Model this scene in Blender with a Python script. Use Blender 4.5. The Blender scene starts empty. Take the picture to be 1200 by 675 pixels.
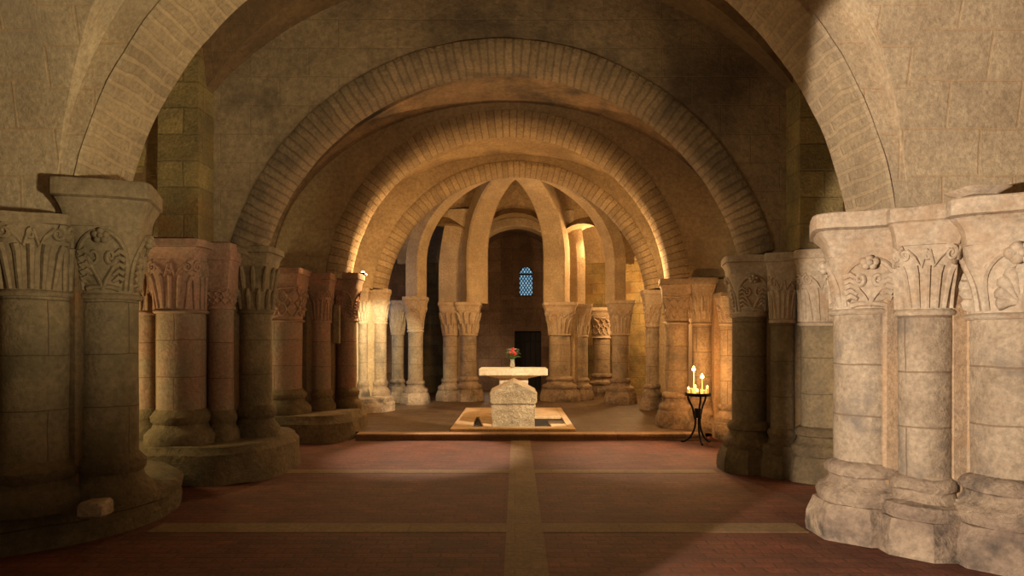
import bpy, math, random
from mathutils import Vector, noise, Matrix
random.seed(7)
PI = math.pi
sc = bpy.context.scene
COL = sc.collection

# ------------------------------------------------------------------ camera, world, lamps
VX, HY, F = 605.0, 400.0, 800.0          # vanishing point and focal length of the 1200x675 frame
CAMZ = 1.6
def atp(px, py, d):                       # pixel + distance -> point (used to take measurements)
    return Vector(((px-VX)*d/F, d, CAMZ+(HY-py)*d/F))
def AX(px, d): return (px-VX)*d/F

cam_d = bpy.data.cameras.new('camera'); cam = bpy.data.objects.new('camera', cam_d); COL.objects.link(cam)
cam.location = (0, 0, CAMZ); cam.rotation_euler = (PI/2, 0, 0)
cam_d.sensor_width = 36; cam_d.lens = 24.0
cam_d.shift_x = (600-VX)/1200.0; cam_d.shift_y = (HY-337.5)/1200.0
cam_d.clip_start = 0.05
sc.camera = cam
sc.view_settings.view_transform = 'Standard'; sc.view_settings.look = 'None'
sc.view_settings.exposure = 0.0; sc.view_settings.gamma = 1.0
sc.view_settings.use_curve_mapping = False

w = bpy.data.worlds.new('world'); sc.world = w; w.use_nodes = True
bg = w.node_tree.nodes['Background']; bg.inputs[0].default_value = (1.0, .74, .44, 1); bg.inputs[1].default_value = 0.16

def lamp(name, kind, loc, energy, color, target=None, size=.1, angle=60, blend=.3):
    l = bpy.data.lights.new(name, kind); l.energy = energy; l.color = color
    o = bpy.data.objects.new(name, l); COL.objects.link(o); o.location = loc
    if kind == 'AREA': l.size = size
    else: l.shadow_soft_size = size
    if kind == 'SPOT': l.spot_size = math.radians(angle); l.spot_blend = blend
    if target is not None:
        o.rotation_euler = (Vector(target)-Vector(loc)).to_track_quat('-Z', 'Y').to_euler()
    return o
WARM = (1.0, .72, .42); AMB = (1.0, .60, .26); PEACH = (1.0, .84, .70)
def azdir(loc, az, el):
    a, e = math.radians(az), math.radians(el)
    return (loc[0]+math.sin(a)*math.cos(e), loc[1]+math.cos(a)*math.cos(e), loc[2]+math.sin(e))
K1 = (-2.5, .5, 1.5)
lamp('pier_spot', 'SPOT', K1, 3400, PEACH, azdir(K1, 76, -3), .05, 78, .05)
lamp('left_pier_spot', 'SPOT', (1.9, 1.2, 1.2), 1400, (1.0, .84, .54), (-4.6, 5.6, 5.0), .15, 62, 1.0)
lamp('bay_fill', 'SPOT', (-2.3, 6.4, 2.2), 170, (1.0, .77, .48), (.6, 8.3, 4.3), .2, 96, .9)  # unseen fill light added to brighten the bay vault and arch wall
lamp('bay_fill_right', 'SPOT', (2.0, 6.4, 2.2), 175, (1.0, .77, .48), (-.9, 8.3, 4.3), .2, 96, .9)  # matching added fill from the right, no fixture there
lamp('altar_spot', 'SPOT', (2.35, 9.1, 3.3), 1900, (1.0, .82, .60), (-.1, 12.9, .5), .06, 30, .35)
lamp('floor_spot', 'SPOT', (-.9, 12.7, 4.4), 1300, (1.0, .70, .50), (-1.2, 9.85, 0), .05, 32, .5)
lamp('floor_spot', 'SPOT', (1.5, 12.7, 4.4), 900, (1.0, .70, .50), (1.7, 9.7, 0), .05, 34, .9)
lamp('altar_left_lamp', 'POINT', (-2.35, 12.75, 2.9), 190, AMB, size=.06)
lamp('altar_right_lamp', 'POINT', (2.3, 12.75, 2.9), 170, AMB, size=.06)
lamp('column_spot', 'SPOT', (-2.45, 12.8, 2.4), 420, (1.0, .85, .52), (-3.15, 15.0, 1.3), .05, 60, .5)
lamp('apse_lamp', 'POINT', (.0, 15.5, 2.6), 100, AMB, size=.2)
lamp('chapel_lamp', 'POINT', (3.5, 17.9, 2.7), 200, AMB, size=.1)
lamp('chapel_mouth_fill', 'POINT', (-.9, 19.9, .9), 14, (1.0, .74, .50), size=.2)  # faint fill light added to lift the dark chapel wall
lamp('slit_lamp', 'POINT', (1.95, 17.7, 4.0), 130, AMB, size=.08)
lamp('blue_lamp', 'POINT', (-4.3, 15.9, 2.6), 40, (.50, .66, 1.0), size=.2)
lamp('left_aisle_lamp', 'POINT', (-5.2, 7.2, 1.2), 90, (1.0, .80, .38), size=.2)
lamp('left_aisle_lamp', 'POINT', (-5.2, 10.5, 1.2), 60, (1.0, .80, .42), size=.2)
lamp('right_aisle_lamp', 'POINT', (4.9, 7.0, .9), 90, (1.0, .80, .42), size=.2)
lamp('right_aisle_lamp', 'POINT', (4.9, 10.5, .9), 50, (1.0, .75, .42), size=.2)
lamp('right_pier_fill', 'SPOT', (-2.2, 5.6, 2.9), 75, (1.0, .80, .50), (3.2, 8.3, 1.6), .2, 60, .8)
lamp('left_pier_fill', 'SPOT', (2.0, 5.8, 2.9), 90, (1.0, .76, .50), (-3.6, 8.6, 1.8), .2, 60, .8)

# ------------------------------------------------------------------ helpers
def tag(o, label=None, cat=None, group=None, kind=None):
    if label: o['label'] = label
    if cat: o['category'] = cat
    if group: o['group'] = group
    if kind: o['kind'] = kind
    return o
def thing(name, label, cat, loc, group=None):
    o = bpy.data.objects.new(name, None); COL.objects.link(o); o.location = loc
    o.empty_display_size = .1
    return tag(o, label, cat, group)

class MB:
    def __init__(s): s.v = []; s.f = []; s.uv = []
    def add(s, pts): n = len(s.v); s.v += [Vector(p) for p in pts]; return n
    def face(s, idx, uv=None):
        s.f.append(tuple(idx)); s.uv.append(uv)
    def quad(s, pts, uv=None):
        n = s.add(pts); s.face(range(n, n+len(pts)), uv)
    def loft(s, rings, closed=True, cap0=False, cap1=False, swap=False, flip=False):
        """rings: lists of points of equal length; UVs in metres: x along the ring, y across rings"""
        n = len(rings[0]); base = [s.add(r) for r in rings]
        rings = [[Vector(p) for p in r] for r in rings]
        m = n if closed else n-1
        U = []
        ref = max(rings, key=lambda r: sum((r[(i+1) % n]-r[i]).length for i in range(m)))
        acc = [0]
        for i in range(m): acc.append(acc[-1]+(ref[(i+1) % n]-ref[i]).length)
        V = [0]
        for k in range(len(rings)-1):
            V.append(V[-1]+sum((rings[k+1][i]-rings[k][i]).length for i in range(n))/n)
        for k in range(len(rings)-1):
            for i in range(m):
                j = (i+1) % n
                q = [base[k]+i, base[k]+j, base[k+1]+j, base[k+1]+i]
                uv = [(acc[i], V[k]), (acc[i+1], V[k]), (acc[i+1], V[k+1]), (acc[i], V[k+1])]
                if swap: uv = [(b, a) for a, b in uv]
                if flip: q.reverse(); uv.reverse()
                s.face(q, uv)
        if cap0: s.face([base[0]+i for i in range(n)][::-1] if not flip else [base[0]+i for i in range(n)])
        if cap1: s.face([base[-1]+i for i in range(n)] if not flip else [base[-1]+i for i in range(n)][::-1])
    def box(s, x0, x1, y0, y1, z0, z1, bev=0.0):
        if bev <= 0:
            r0 = [(x0,y0,z0),(x1,y0,z0),(x1,y1,z0),(x0,y1,z0)]; r1 = [(a,b,z1) for a,b,_ in r0]
            s.loft([r0, r1], cap0=True, cap1=True)
        else:
            def R(z, i, c):
                X0, X1, Y0, Y1 = x0+i, x1-i, y0+i, y1-i
                return [(X0+c,Y0,z),(X1-c,Y0,z),(X1,Y0+c,z),(X1,Y1-c,z),(X1-c,Y1,z),(X0+c,Y1,z),(X0,Y1-c,z),(X0,Y0+c,z)]
            s.loft([R(z0, bev, bev*.5), R(z0+bev, 0, bev), R(z1-bev, 0, bev), R(z1, bev, bev*.5)], cap0=True, cap1=True)
    def tube(s, path, rad, n=8, closed_ends=True):
        path = [Vector(p) for p in path]
        rads = rad if isinstance(rad, (list, tuple)) else [rad]*len(path)
        rings = []; up = None
        for i, p in enumerate(path):
            t = (path[min(i+1, len(path)-1)]-path[max(i-1, 0)])
            t = t.normalized() if t.length > 1e-9 else Vector((0,0,1))
            if up is None:
                up = t.orthogonal().normalized()
            up = (up-t*up.dot(t)); up = up.normalized() if up.length > 1e-6 else t.orthogonal().normalized()
            b = t.cross(up)
            rings.append([p+(up*math.cos(2*PI*k/n)+b*math.sin(2*PI*k/n))*rads[i] for k in range(n)])
        s.loft(rings, cap0=closed_ends, cap1=closed_ends)
    def ball(s, c, r, n=10, m=7, sc_=(1,1,1)):
        c = Vector(c); rings = []
        for j in range(m+1):
            a = -PI/2+PI*j/m; rr = max(math.cos(a), 1e-3)
            rings.append([c+Vector((rr*math.cos(2*PI*i/n)*r*sc_[0], rr*math.sin(2*PI*i/n)*r*sc_[1], math.sin(a)*r*sc_[2])) for i in range(n)])
        s.loft(rings, cap0=True, cap1=True)
    def rough(s, amp, scale=3.0, seed=0.0):
        off = Vector((seed*3.1, seed*1.7, seed*.9))
        for i, p in enumerate(s.v):
            s.v[i] = p+noise.noise_vector(p*scale+off)*amp+noise.noise_vector(p*scale*3.7+off)*amp*.4
        return s
    def build(s, name, mat, parent=None, origin=None, smooth=35, sharp=True):
        me = bpy.data.meshes.new(name)
        o = bpy.data.objects.new(name, me); COL.objects.link(o)
        off = Vector(origin) if origin is not None else Vector((0,0,0))
        if parent is not None:
            o.parent = parent
            q = parent; wl = Vector((0,0,0))
            while q is not None: wl += q.location; q = q.parent
            off = off if origin is not None else Vector((0,0,0))
            loc = off-wl if origin is not None else Vector((0,0,0))
            o.location = loc
            base = wl+loc
        else:
            o.location = off; base = off
        me.from_pydata([tuple(p-base) for p in s.v], [], s.f)
        uvl = me.uv_layers.new(name='UVMap')
        k = 0
        for fi, f in enumerate(s.f):
            uv = s.uv[fi]
            for j in range(len(f)):
                if uv: uvl.data[k].uv = uv[j]
                else:
                    p = s.v[f[j]]; uvl.data[k].uv = (p.x+p.y*.7, p.z+p.y*.7)
                k += 1
        me.materials.append(mat)
        if smooth:
            for p in me.polygons: p.use_smooth = True
            try: me.set_sharp_from_angle(angle=math.radians(smooth))
            except Exception: pass
        me.validate(); me.update()
        return o

# ------------------------------------------------------------------ materials
def lin(c): return tuple(((x/12.92) if x <= .04045 else ((x+.055)/1.055)**2.4) for x in c)
def stone(name, c1, c2, joint=None, bw=.5, bh=.3, mortar=.012, rough=.88, bump=.35, use='UV', stain=None, stain_scale=.5, stain_amt=.5, nscale=5.0, offs=.5, bvar=.35, jb=.5, squash=1.0, wob=.03):
    """weathered stone: two-tone mottling, optional coursed joints (UV in metres), optional stain patches"""
    m = bpy.data.materials.new(name); m.use_nodes = True
    nt = m.node_tree; N = nt.nodes; L = nt.links
    bs = N['Principled BSDF']; bs.inputs['Roughness'].default_value = rough
    try: bs.inputs['Specular IOR Level'].default_value = .25
    except Exception: pass
    tc = N.new('ShaderNodeTexCoord'); geo = N.new('ShaderNodeNewGeometry')
    pos = geo.outputs['Position']
    def nz(scale, det=4, rgh=.6, vec=pos):
        n = N.new('ShaderNodeTexNoise'); n.inputs['Scale'].default_value = scale
        n.inputs['Detail'].default_value = det; n.inputs['Roughness'].default_value = rgh
        L.new(vec, n.inputs['Vector']); return n
    def ramp(src, a, b, ca=(0,0,0,1), cb=(1,1,1,1)):
        r = N.new('ShaderNodeValToRGB'); r.color_ramp.elements[0].position = a; r.color_ramp.elements[1].position = b
        r.color_ramp.elements[0].color = ca; r.color_ramp.elements[1].color = cb
        L.new(src, r.inputs[0]); return r
    def mix(f, a, b, mode='MIX'):
        x = N.new('ShaderNodeMix'); x.data_type = 'RGBA'; x.blend_type = mode
        for inp, val in ((x.inputs[0], f), (x.inputs[6], a), (x.inputs[7], b)):
            if isinstance(val, (int, float)): inp.default_value = val
            elif isinstance(val, tuple): inp.default_value = (*lin(val), 1)
            else: L.new(val, inp)
        return x.outputs[2]
    n1 = nz(nscale*.5); r1 = ramp(n1.outputs[0], .35, .68)
    col = mix(r1.outputs[0], c1, c2)
    n2 = nz(nscale*5, 5, .7)
    r2 = ramp(n2.outputs[0], .3, .75, (.52,.52,.52,1), (1.22,1.22,1.22,1))
    col = mix(.8, col, r2.outputs[0], 'MULTIPLY')
    if stain:
        n3 = nz(stain_scale, 5, .65); r3 = ramp(n3.outputs[0], .50, .66)
        mu = N.new('ShaderNodeMath'); mu.operation = 'MULTIPLY'; mu.inputs[1].default_value = stain_amt
        L.new(r3.outputs[0], mu.inputs[0])
        col = mix(mu.outputs[0], col, stain)
    nb = nz(nscale*7, 6, .7)
    h = nb.outputs[0]
    nl = nz(nscale*1.3, 3, .5)
    ma = N.new('ShaderNodeMath'); ma.operation = 'ADD'; L.new(h, ma.inputs[0])
    mm = N.new('ShaderNodeMath'); mm.operation = 'MULTIPLY'; mm.inputs[1].default_value = 1.6
    L.new(nl.outputs[0], mm.inputs[0]); L.new(mm.outputs[0], ma.inputs[1]); h = ma.outputs[0]
    if joint:
        vec = tc.outputs['UV'] if use == 'UV' else pos
        wn = nz(3.0, 2, .5)
        vm = N.new('ShaderNodeVectorMath'); vm.operation = 'MULTIPLY_ADD'
        L.new(wn.outputs['Color'], vm.inputs[0]); vm.inputs[1].default_value = (wob,wob,wob); L.new(vec, vm.inputs[2])
        b = N.new('ShaderNodeTexBrick'); L.new(vm.outputs[0], b.inputs['Vector'])
        b.inputs['Scale'].default_value = 1; b.inputs['Brick Width'].default_value = bw; b.inputs['Row Height'].default_value = bh
        b.inputs['Mortar Size'].default_value = mortar; b.inputs['Mortar Smooth'].default_value = .35
        b.offset = offs; b.squash = squash
        b.inputs['Color1'].default_value = (1-bvar,)*3+(1,); b.inputs['Color2'].default_value = (1,1,1,1); b.inputs['Mortar'].default_value = (1,1,1,1)
        b.inputs['Bias'].default_value = .1
        col = mix(1.0, col, b.outputs['Color'], 'MULTIPLY')
        jf = N.new('ShaderNodeMath'); jf.operation = 'MULTIPLY'; jf.inputs[1].default_value = jb
        L.new(b.outputs['Fac'], jf.inputs[0])
        col = mix(jf.outputs[0], col, joint)
        sb = N.new('ShaderNodeMath'); sb.operation = 'MULTIPLY_ADD'; sb.inputs[1].default_value = -1.3
        L.new(b.outputs['Fac'], sb.inputs[0]); L.new(h, sb.inputs[2]); h = sb.outputs[0]
    bp = N.new('ShaderNodeBump'); bp.inputs['Strength'].default_value = bump; bp.inputs['Distance'].default_value = .05
    L.new(h, bp.inputs['Height']); L.new(bp.outputs[0], bs.inputs['Normal'])
    L.new(col, bs.inputs['Base Color'])
    return m
def plain(name, c, rough=.6, metal=0, emit=None, es=1, trans=0):
    m = bpy.data.materials.new(name); m.use_nodes = True; nt = m.node_tree
    b = nt.nodes['Principled BSDF']; b.inputs['Base Color'].default_value = (*lin(c), 1)
    b.inputs['Roughness'].default_value = rough; b.inputs['Metallic'].default_value = metal
    if trans: b.inputs['Transmission Weight'].default_value = trans
    if emit: b.inputs['Emission Color'].default_value = (*lin(emit), 1); b.inputs['Emission Strength'].default_value = es
    n = nt.nodes.new('ShaderNodeTexNoise'); n.inputs['Scale'].default_value = 40
    bp = nt.nodes.new('ShaderNodeBump'); bp.inputs['Strength'].default_value = .08
    nt.links.new(n.outputs[0], bp.inputs['Height']); nt.links.new(bp.outputs[0], b.inputs['Normal'])
    return m
M = {}
M['shaft'] = stone('shaft_stone', (.74,.66,.55), (.62,.54,.44), joint=(.47,.38,.29), bw=1.3, bh=.42, mortar=.008, stain=(.45,.42,.38), stain_scale=2.6, stain_amt=.7, bump=.5, bvar=.10, jb=.75)
M['shaft_red'] = stone('reddish_shaft_stone', (.64,.49,.40), (.58,.51,.42), joint=(.36,.26,.2), bw=2.6, bh=.42, mortar=.006, stain=(.50,.44,.36), stain_scale=1.3, stain_amt=.6, bump=.4, bvar=.10, jb=.75)
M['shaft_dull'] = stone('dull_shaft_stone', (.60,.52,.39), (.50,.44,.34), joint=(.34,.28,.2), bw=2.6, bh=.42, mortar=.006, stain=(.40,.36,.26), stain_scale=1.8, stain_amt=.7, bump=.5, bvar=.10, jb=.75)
M['carve'] = stone('carved_stone', (.76,.69,.59), (.68,.59,.48), stain=(.64,.51,.37), stain_scale=3.5, stain_amt=.45, bump=.25)
M['carve_red'] = stone('carved_reddish_stone', (.66,.50,.41), (.60,.50,.41), stain=(.45,.38,.3), stain_scale=2.5, stain_amt=.5, bump=.25)
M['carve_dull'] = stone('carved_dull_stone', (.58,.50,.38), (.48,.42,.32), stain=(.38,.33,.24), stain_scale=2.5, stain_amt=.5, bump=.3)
M['base'] = stone('worn_base_stone', (.72,.63,.52), (.54,.46,.39), stain=(.31,.28,.25), stain_scale=3.0, stain_amt=.85, bump=.7, nscale=4)
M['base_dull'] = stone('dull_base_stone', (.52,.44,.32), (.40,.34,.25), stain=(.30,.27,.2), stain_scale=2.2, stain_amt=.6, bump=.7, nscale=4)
M['ochre'] = stone('ochre_stained_stone', (.74,.62,.48), (.66,.58,.48), stain=(.70,.54,.37), stain_scale=5.0, stain_amt=.6, bump=.5)
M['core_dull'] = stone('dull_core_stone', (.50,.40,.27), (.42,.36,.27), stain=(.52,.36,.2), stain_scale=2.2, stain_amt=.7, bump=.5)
M['wall'] = stone('ashlar_wall', (.78,.69,.55), (.70,.61,.48), joint=(.66,.52,.36), bw=.55, bh=.36, mortar=.010, jb=.4, bvar=.10, stain=(.58,.52,.43), stain_scale=1.1, stain_amt=.5, bump=.35)
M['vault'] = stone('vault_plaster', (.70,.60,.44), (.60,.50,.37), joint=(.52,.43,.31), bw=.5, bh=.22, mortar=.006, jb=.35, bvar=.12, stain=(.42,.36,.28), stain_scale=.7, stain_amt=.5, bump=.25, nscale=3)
M['face'] = stone('arch_wall_plaster', (.70,.61,.46), (.63,.54,.41), joint=(.55,.45,.33), bw=.7, bh=.34, mortar=.008, jb=.35, bvar=.10, stain=(.46,.40,.31), stain_scale=.8, stain_amt=.55, bump=.3, nscale=3)
M['face_soot'] = stone('smoke_stained_arch_wall', (.68,.59,.45), (.60,.52,.40), joint=(.50,.42,.32), bw=.7, bh=.34, mortar=.008, jb=.4, bvar=.12, stain=(.33,.29,.25), stain_scale=.55, stain_amt=.75, bump=.35, nscale=3)
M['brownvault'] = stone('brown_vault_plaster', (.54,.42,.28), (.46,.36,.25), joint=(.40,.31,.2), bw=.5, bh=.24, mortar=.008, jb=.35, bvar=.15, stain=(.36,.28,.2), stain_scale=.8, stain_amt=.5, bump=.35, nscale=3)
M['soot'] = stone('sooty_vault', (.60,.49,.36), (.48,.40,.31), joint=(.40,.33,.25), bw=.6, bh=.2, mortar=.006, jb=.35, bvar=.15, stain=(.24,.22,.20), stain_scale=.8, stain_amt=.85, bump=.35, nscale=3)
M['vous'] = stone('voussoir_stone', (.72,.62,.46), (.64,.55,.42), joint=(.42,.33,.23), bw=.9, bh=.125, mortar=.012, jb=.7, bvar=.3, stain=(.48,.42,.33), stain_scale=1.0, stain_amt=.45, bump=.6, offs=.0)
M['vous_big'] = stone('large_voussoir_stone', (.72,.63,.49), (.62,.54,.42), joint=(.70,.60,.46), bw=.95, bh=.115, mortar=.022, jb=.35, bvar=.16, wob=.09, stain=(.52,.46,.37), stain_scale=1.2, stain_amt=.5, bump=.5, offs=.37)
M['vous_soot'] = stone('sooty_voussoir_stone', (.64,.54,.40), (.54,.46,.35), joint=(.34,.27,.20), bw=.9, bh=.10, mortar=.014, jb=.5, bvar=.2, wob=.06, stain=(.30,.27,.23), stain_scale=.9, stain_amt=.7, bump=.8, offs=.0)
M['tile_red'] = stone('red_floor_tile', (.50,.29,.21), (.39,.23,.17), joint=(.22,.16,.12), bw=.22, bh=.11, mortar=.012, stain=(.36,.25,.2), stain_scale=.9, stain_amt=.6, bump=.25, use='POS', rough=.72, bvar=.3)
M['tile_dark'] = stone('dark_floor_tile', (.44,.35,.25), (.36,.28,.20), joint=(.13,.10,.07), bw=.42, bh=.16, mortar=.016, stain=(.30,.24,.18), stain_scale=.9, stain_amt=.5, bump=.3, use='POS', rough=.6, bvar=.3)
M['strip'] = stone('floor_strip_stone', (.56,.46,.32), (.49,.40,.28), joint=(.34,.27,.18), bw=.9, bh=.6, mortar=.006, bump=.25, use='POS', rough=.75, bvar=.15)
M['step'] = stone('pale_step_stone', (.74,.60,.45), (.66,.53,.39), joint=(.40,.25,.17), bw=1.1, bh=.9, mortar=.008, use='POS', bump=.2)
M['white'] = stone('pale_altar_stone', (.90,.83,.70), (.84,.76,.63), stain=(.74,.66,.54), stain_scale=1.5, stain_amt=.3, bump=.15)
M['slab'] = stone('pale_platform_stone', (.84,.72,.55), (.76,.64,.48), stain=(.62,.52,.4), stain_scale=1.5, stain_amt=.4, bump=.15)
M['tomb'] = stone('rough_tomb_stone', (.84,.74,.58), (.70,.61,.47), stain=(.56,.49,.39), stain_scale=2.2, stain_amt=.4, bump=1.0, nscale=7)
M['darkwall'] = stone('chapel_wall_stone', (.56,.46,.37), (.48,.39,.32), joint=(.32,.25,.2), bw=.7, bh=.36, mortar=.012, bump=.4)
M['aisle'] = stone('aisle_wall_stone', (.68,.58,.36), (.54,.47,.32), joint=(.36,.30,.2), bw=.6, bh=.3, mortar=.012, stain=(.56,.36,.18), stain_scale=.8, stain_amt=.6, bump=.6)
M['bluewall'] = stone('blue_grey_plaster', (.52,.55,.58), (.44,.47,.50), joint=(.36,.38,.40), bw=.6, bh=.3, mortar=.01, bump=.4)
M['iron'] = plain('black_iron', (.06,.05,.045), .5, .6)
M['wood'] = plain('dark_door_wood', (.05,.035,.025), .7)
M['wax'] = plain('cream_wax', (.95,.86,.66), .5, emit=(1,.62,.25), es=.35)
M['flame'] = plain('flame', (1,.8,.4), .5, emit=(1.0,.72,.36), es=22)
M['glassy'] = plain('vase_glass', (.86,.84,.74), .08, trans=.7)
M['leaf'] = plain('green_leaf', (.20,.36,.12), .5)
M['petal'] = plain('red_petal', (.72,.10,.07), .5)
M['petal_pink'] = plain('pink_petal', (.85,.42,.32), .5)
M['lead'] = plain('lead_came', (.06,.07,.09), .6, .3)
M['lamp'] = plain('lit_lamp_glass', (1,.9,.7), .4, emit=(1,.85,.55), es=18)
mg = plain('stained_glass', (.35,.6,.8), .3, emit=(.36,.62,.80), es=.85)
nt = mg.node_tree; tx = nt.nodes.new('ShaderNodeTexVoronoi'); tx.inputs['Scale'].default_value = 9
rp = nt.nodes.new('ShaderNodeValToRGB'); rp.color_ramp.elements[0].color = (.05,.20,.42,1); rp.color_ramp.elements[1].color = (.40,.68,.80,1)
nt.links.new(tx.outputs['Color'], rp.inputs[0]); nt.links.new(rp.outputs[0], nt.nodes['Principled BSDF'].inputs['Emission Color'])
M['glass'] = mg

# ------------------------------------------------------------------ floor
UZ = .10                                   # height of the sanctuary floor
STEP = 11.04
def struct(name, mb, mat, **k):
    o = mb.build(name, mat, **k); o['kind'] = 'structure'; return o
m = MB(); m.box(-8, 8, -3, 22.2, -.2, 0.0); struct('floor', m, M['tile_red'], smooth=0)
# stone strips set in the tile floor (slightly proud)
m = MB()
m.box(-.085, .225, -3, STEP, -.01, .004); struct('trim_1', m, M['strip'], smooth=0)
for i, (a, b) in enumerate(((8.27, 8.5), (5.71, 6.0))):
    m = MB(); m.box(-2.95 if a > 7 else -3.1, -.085, a, b, -.01, .0035); m.box(.225, 2.45, a, b, -.01, .0035)
    struct('trim_%d' % (i+2), m, M['strip'], smooth=0)
# sanctuary floor, one step up
m = MB(); m.box(-8, 3.05, STEP+.28, 22.0, .0, UZ); m.box(3.05, 8, 12.0, 22.0, .0, UZ)
struct('floor', m, M['tile_dark'], smooth=0)
m = MB(); m.box(-2.6, 3.05, STEP, STEP+.28, .0, .055); m.box(-2.6, 3.05, STEP-.02, STEP+.28, .055, UZ+.003, bev=.008)
struct('trim_4', m, M['step'], smooth=0)

# ------------------------------------------------------------------ vaults
def vault(xc, y0, y1, a, S, C, xl, xr, zb, mat, name='ceiling', n=26):
    """groin vault: nave barrel (axis Y, half-width a) crossed by a narrower barrel (axis X) between y0 and y1.
    S springing, C crown; xl/xr outer limits of the side cells, zb foot of the stilted parts"""
    yc, b, H = (y0+y1)/2, (y1-y0)/2, C-S
    q = [math.sin(PI/2*(i/n-.0)) for i in range(n+1)]          # 0..1
    us = [-t for t in q[::-1]]+q[1:]
    mb = MB()
    def P(u, v):
        mn = min(abs(u), abs(v)); return Vector((xc+a*u, yc+b*v, S+H*math.sqrt(max(0, 1-mn*mn))))
    K = len(us)
    for i in range(K-1):
        for j in range(K-1):
            u0, u1, v0, v1 = us[i], us[i+1], us[j], us[j+1]
            A, B, Cc, D = P(u0,v0), P(u1,v0), P(u1,v1), P(u0,v1)
            um, vm = (u0+u1)/2, (v0+v1)/2
            nave = abs(vm) > abs(um)
            def uv(p):
                if nave: return (p.y, a*math.asin(max(-1, min(1, (p.x-xc)/a))))
                return (p.x, b*2*math.asin(max(-1, min(1, (p.y-yc)/b))))
            if (um > 0) == (vm > 0): tris = ((A,Cc,B), (A,D,Cc))
            else: tris = ((A,D,B), (B,D,Cc))
            if abs(abs(um)-abs(vm)) < 1e-6:
                for t in tris: mb.quad(list(t), [uv(p) for p in t])
            else: mb.quad([A,D,Cc,B], [uv(p) for p in (A,D,Cc,B)])
    # side cells running on outward to xl / xr, and the stilted feet
    for xe, xo in ((xc-a, xl), (xc+a, xr)):
        if abs(xo-xe) < .02 or (xo-xe)*(xe-xc) < 0: continue
        prof = [(yc-b, zb)]+[(yc+b*v, S+H*math.sqrt(max(0, 1-v*v))) for v in us]+[(yc+b, zb)]
        r0 = [(xe, y, z) for y, z in prof]; r1 = [(xo, y, z) for y, z in prof]
        mb.loft([r0, r1], closed=False, swap=True)
    # weld
    key = {}; remap = []
    nv = []
    for p in mb.v:
        k = (round(p.x, 4), round(p.y, 4), round(p.z, 4))
        if k not in key: key[k] = len(nv); nv.append(p)
        remap.append(key[k])
    mb.v = nv
    ff, fu = [], []
    for f, uv in zip(mb.f, mb.uv):
        g = [remap[i] for i in f]
        gg, gu = [], []
        for i, x in enumerate(g):
            if x not in gg: gg.append(x); gu.append(uv[i] if uv else (0,0))
        if len(gg) >= 3: ff.append(tuple(gg)); fu.append(gu)
    mb.f, mb.uv = ff, fu
    o = struct(name, mb, mat, smooth=30)
    return o
vault(-.27, 1.6, 5.36, 3.35, 2.5, 5.75, -6.4, 6.4, 2.4, M['wall'])
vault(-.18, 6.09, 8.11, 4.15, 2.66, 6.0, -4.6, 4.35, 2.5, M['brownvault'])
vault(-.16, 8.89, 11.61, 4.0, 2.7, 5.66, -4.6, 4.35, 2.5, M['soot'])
vault(-.10, 12.39, 14.61, 3.85, 2.7, 5.60, -4.6, 4.35, 2.5, M['vault'])
# aisle vaults, walls, roof slab
for sx, x0, x1 in ((-1, -6.6, -4.7), (1, 4.4, 6.6)):
    xc = (x0+x1)/2
    mb = MB(); rings = []
    for y in (5.36, 16.2):
        rings.append([(x0+(x1-x0)*(1-math.cos(PI*i/24))/2, y, 3.2+1.35*math.sin(PI*i/24)) for i in range(25)])
    mb.loft(rings, closed=False, flip=True, swap=True); struct('ceiling', mb, M['aisle'])
m = MB(); m.box(-6.8, -6.6, 1.0, 22.2, 0, 6.2); struct('wall_left', m, M['aisle'], smooth=0)
m = MB(); m.box(6.6, 6.8, 1.0, 22.2, 0, 6.2); struct('wall_right', m, M['aisle'], smooth=0)
m = MB(); m.box(-6.8, 6.8, 1.0, 22.2, 6.2, 6.4); struct('ceiling', m, M['vault'], smooth=0)  # unseen slab above the vaults, added to stop world light leaking in

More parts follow.
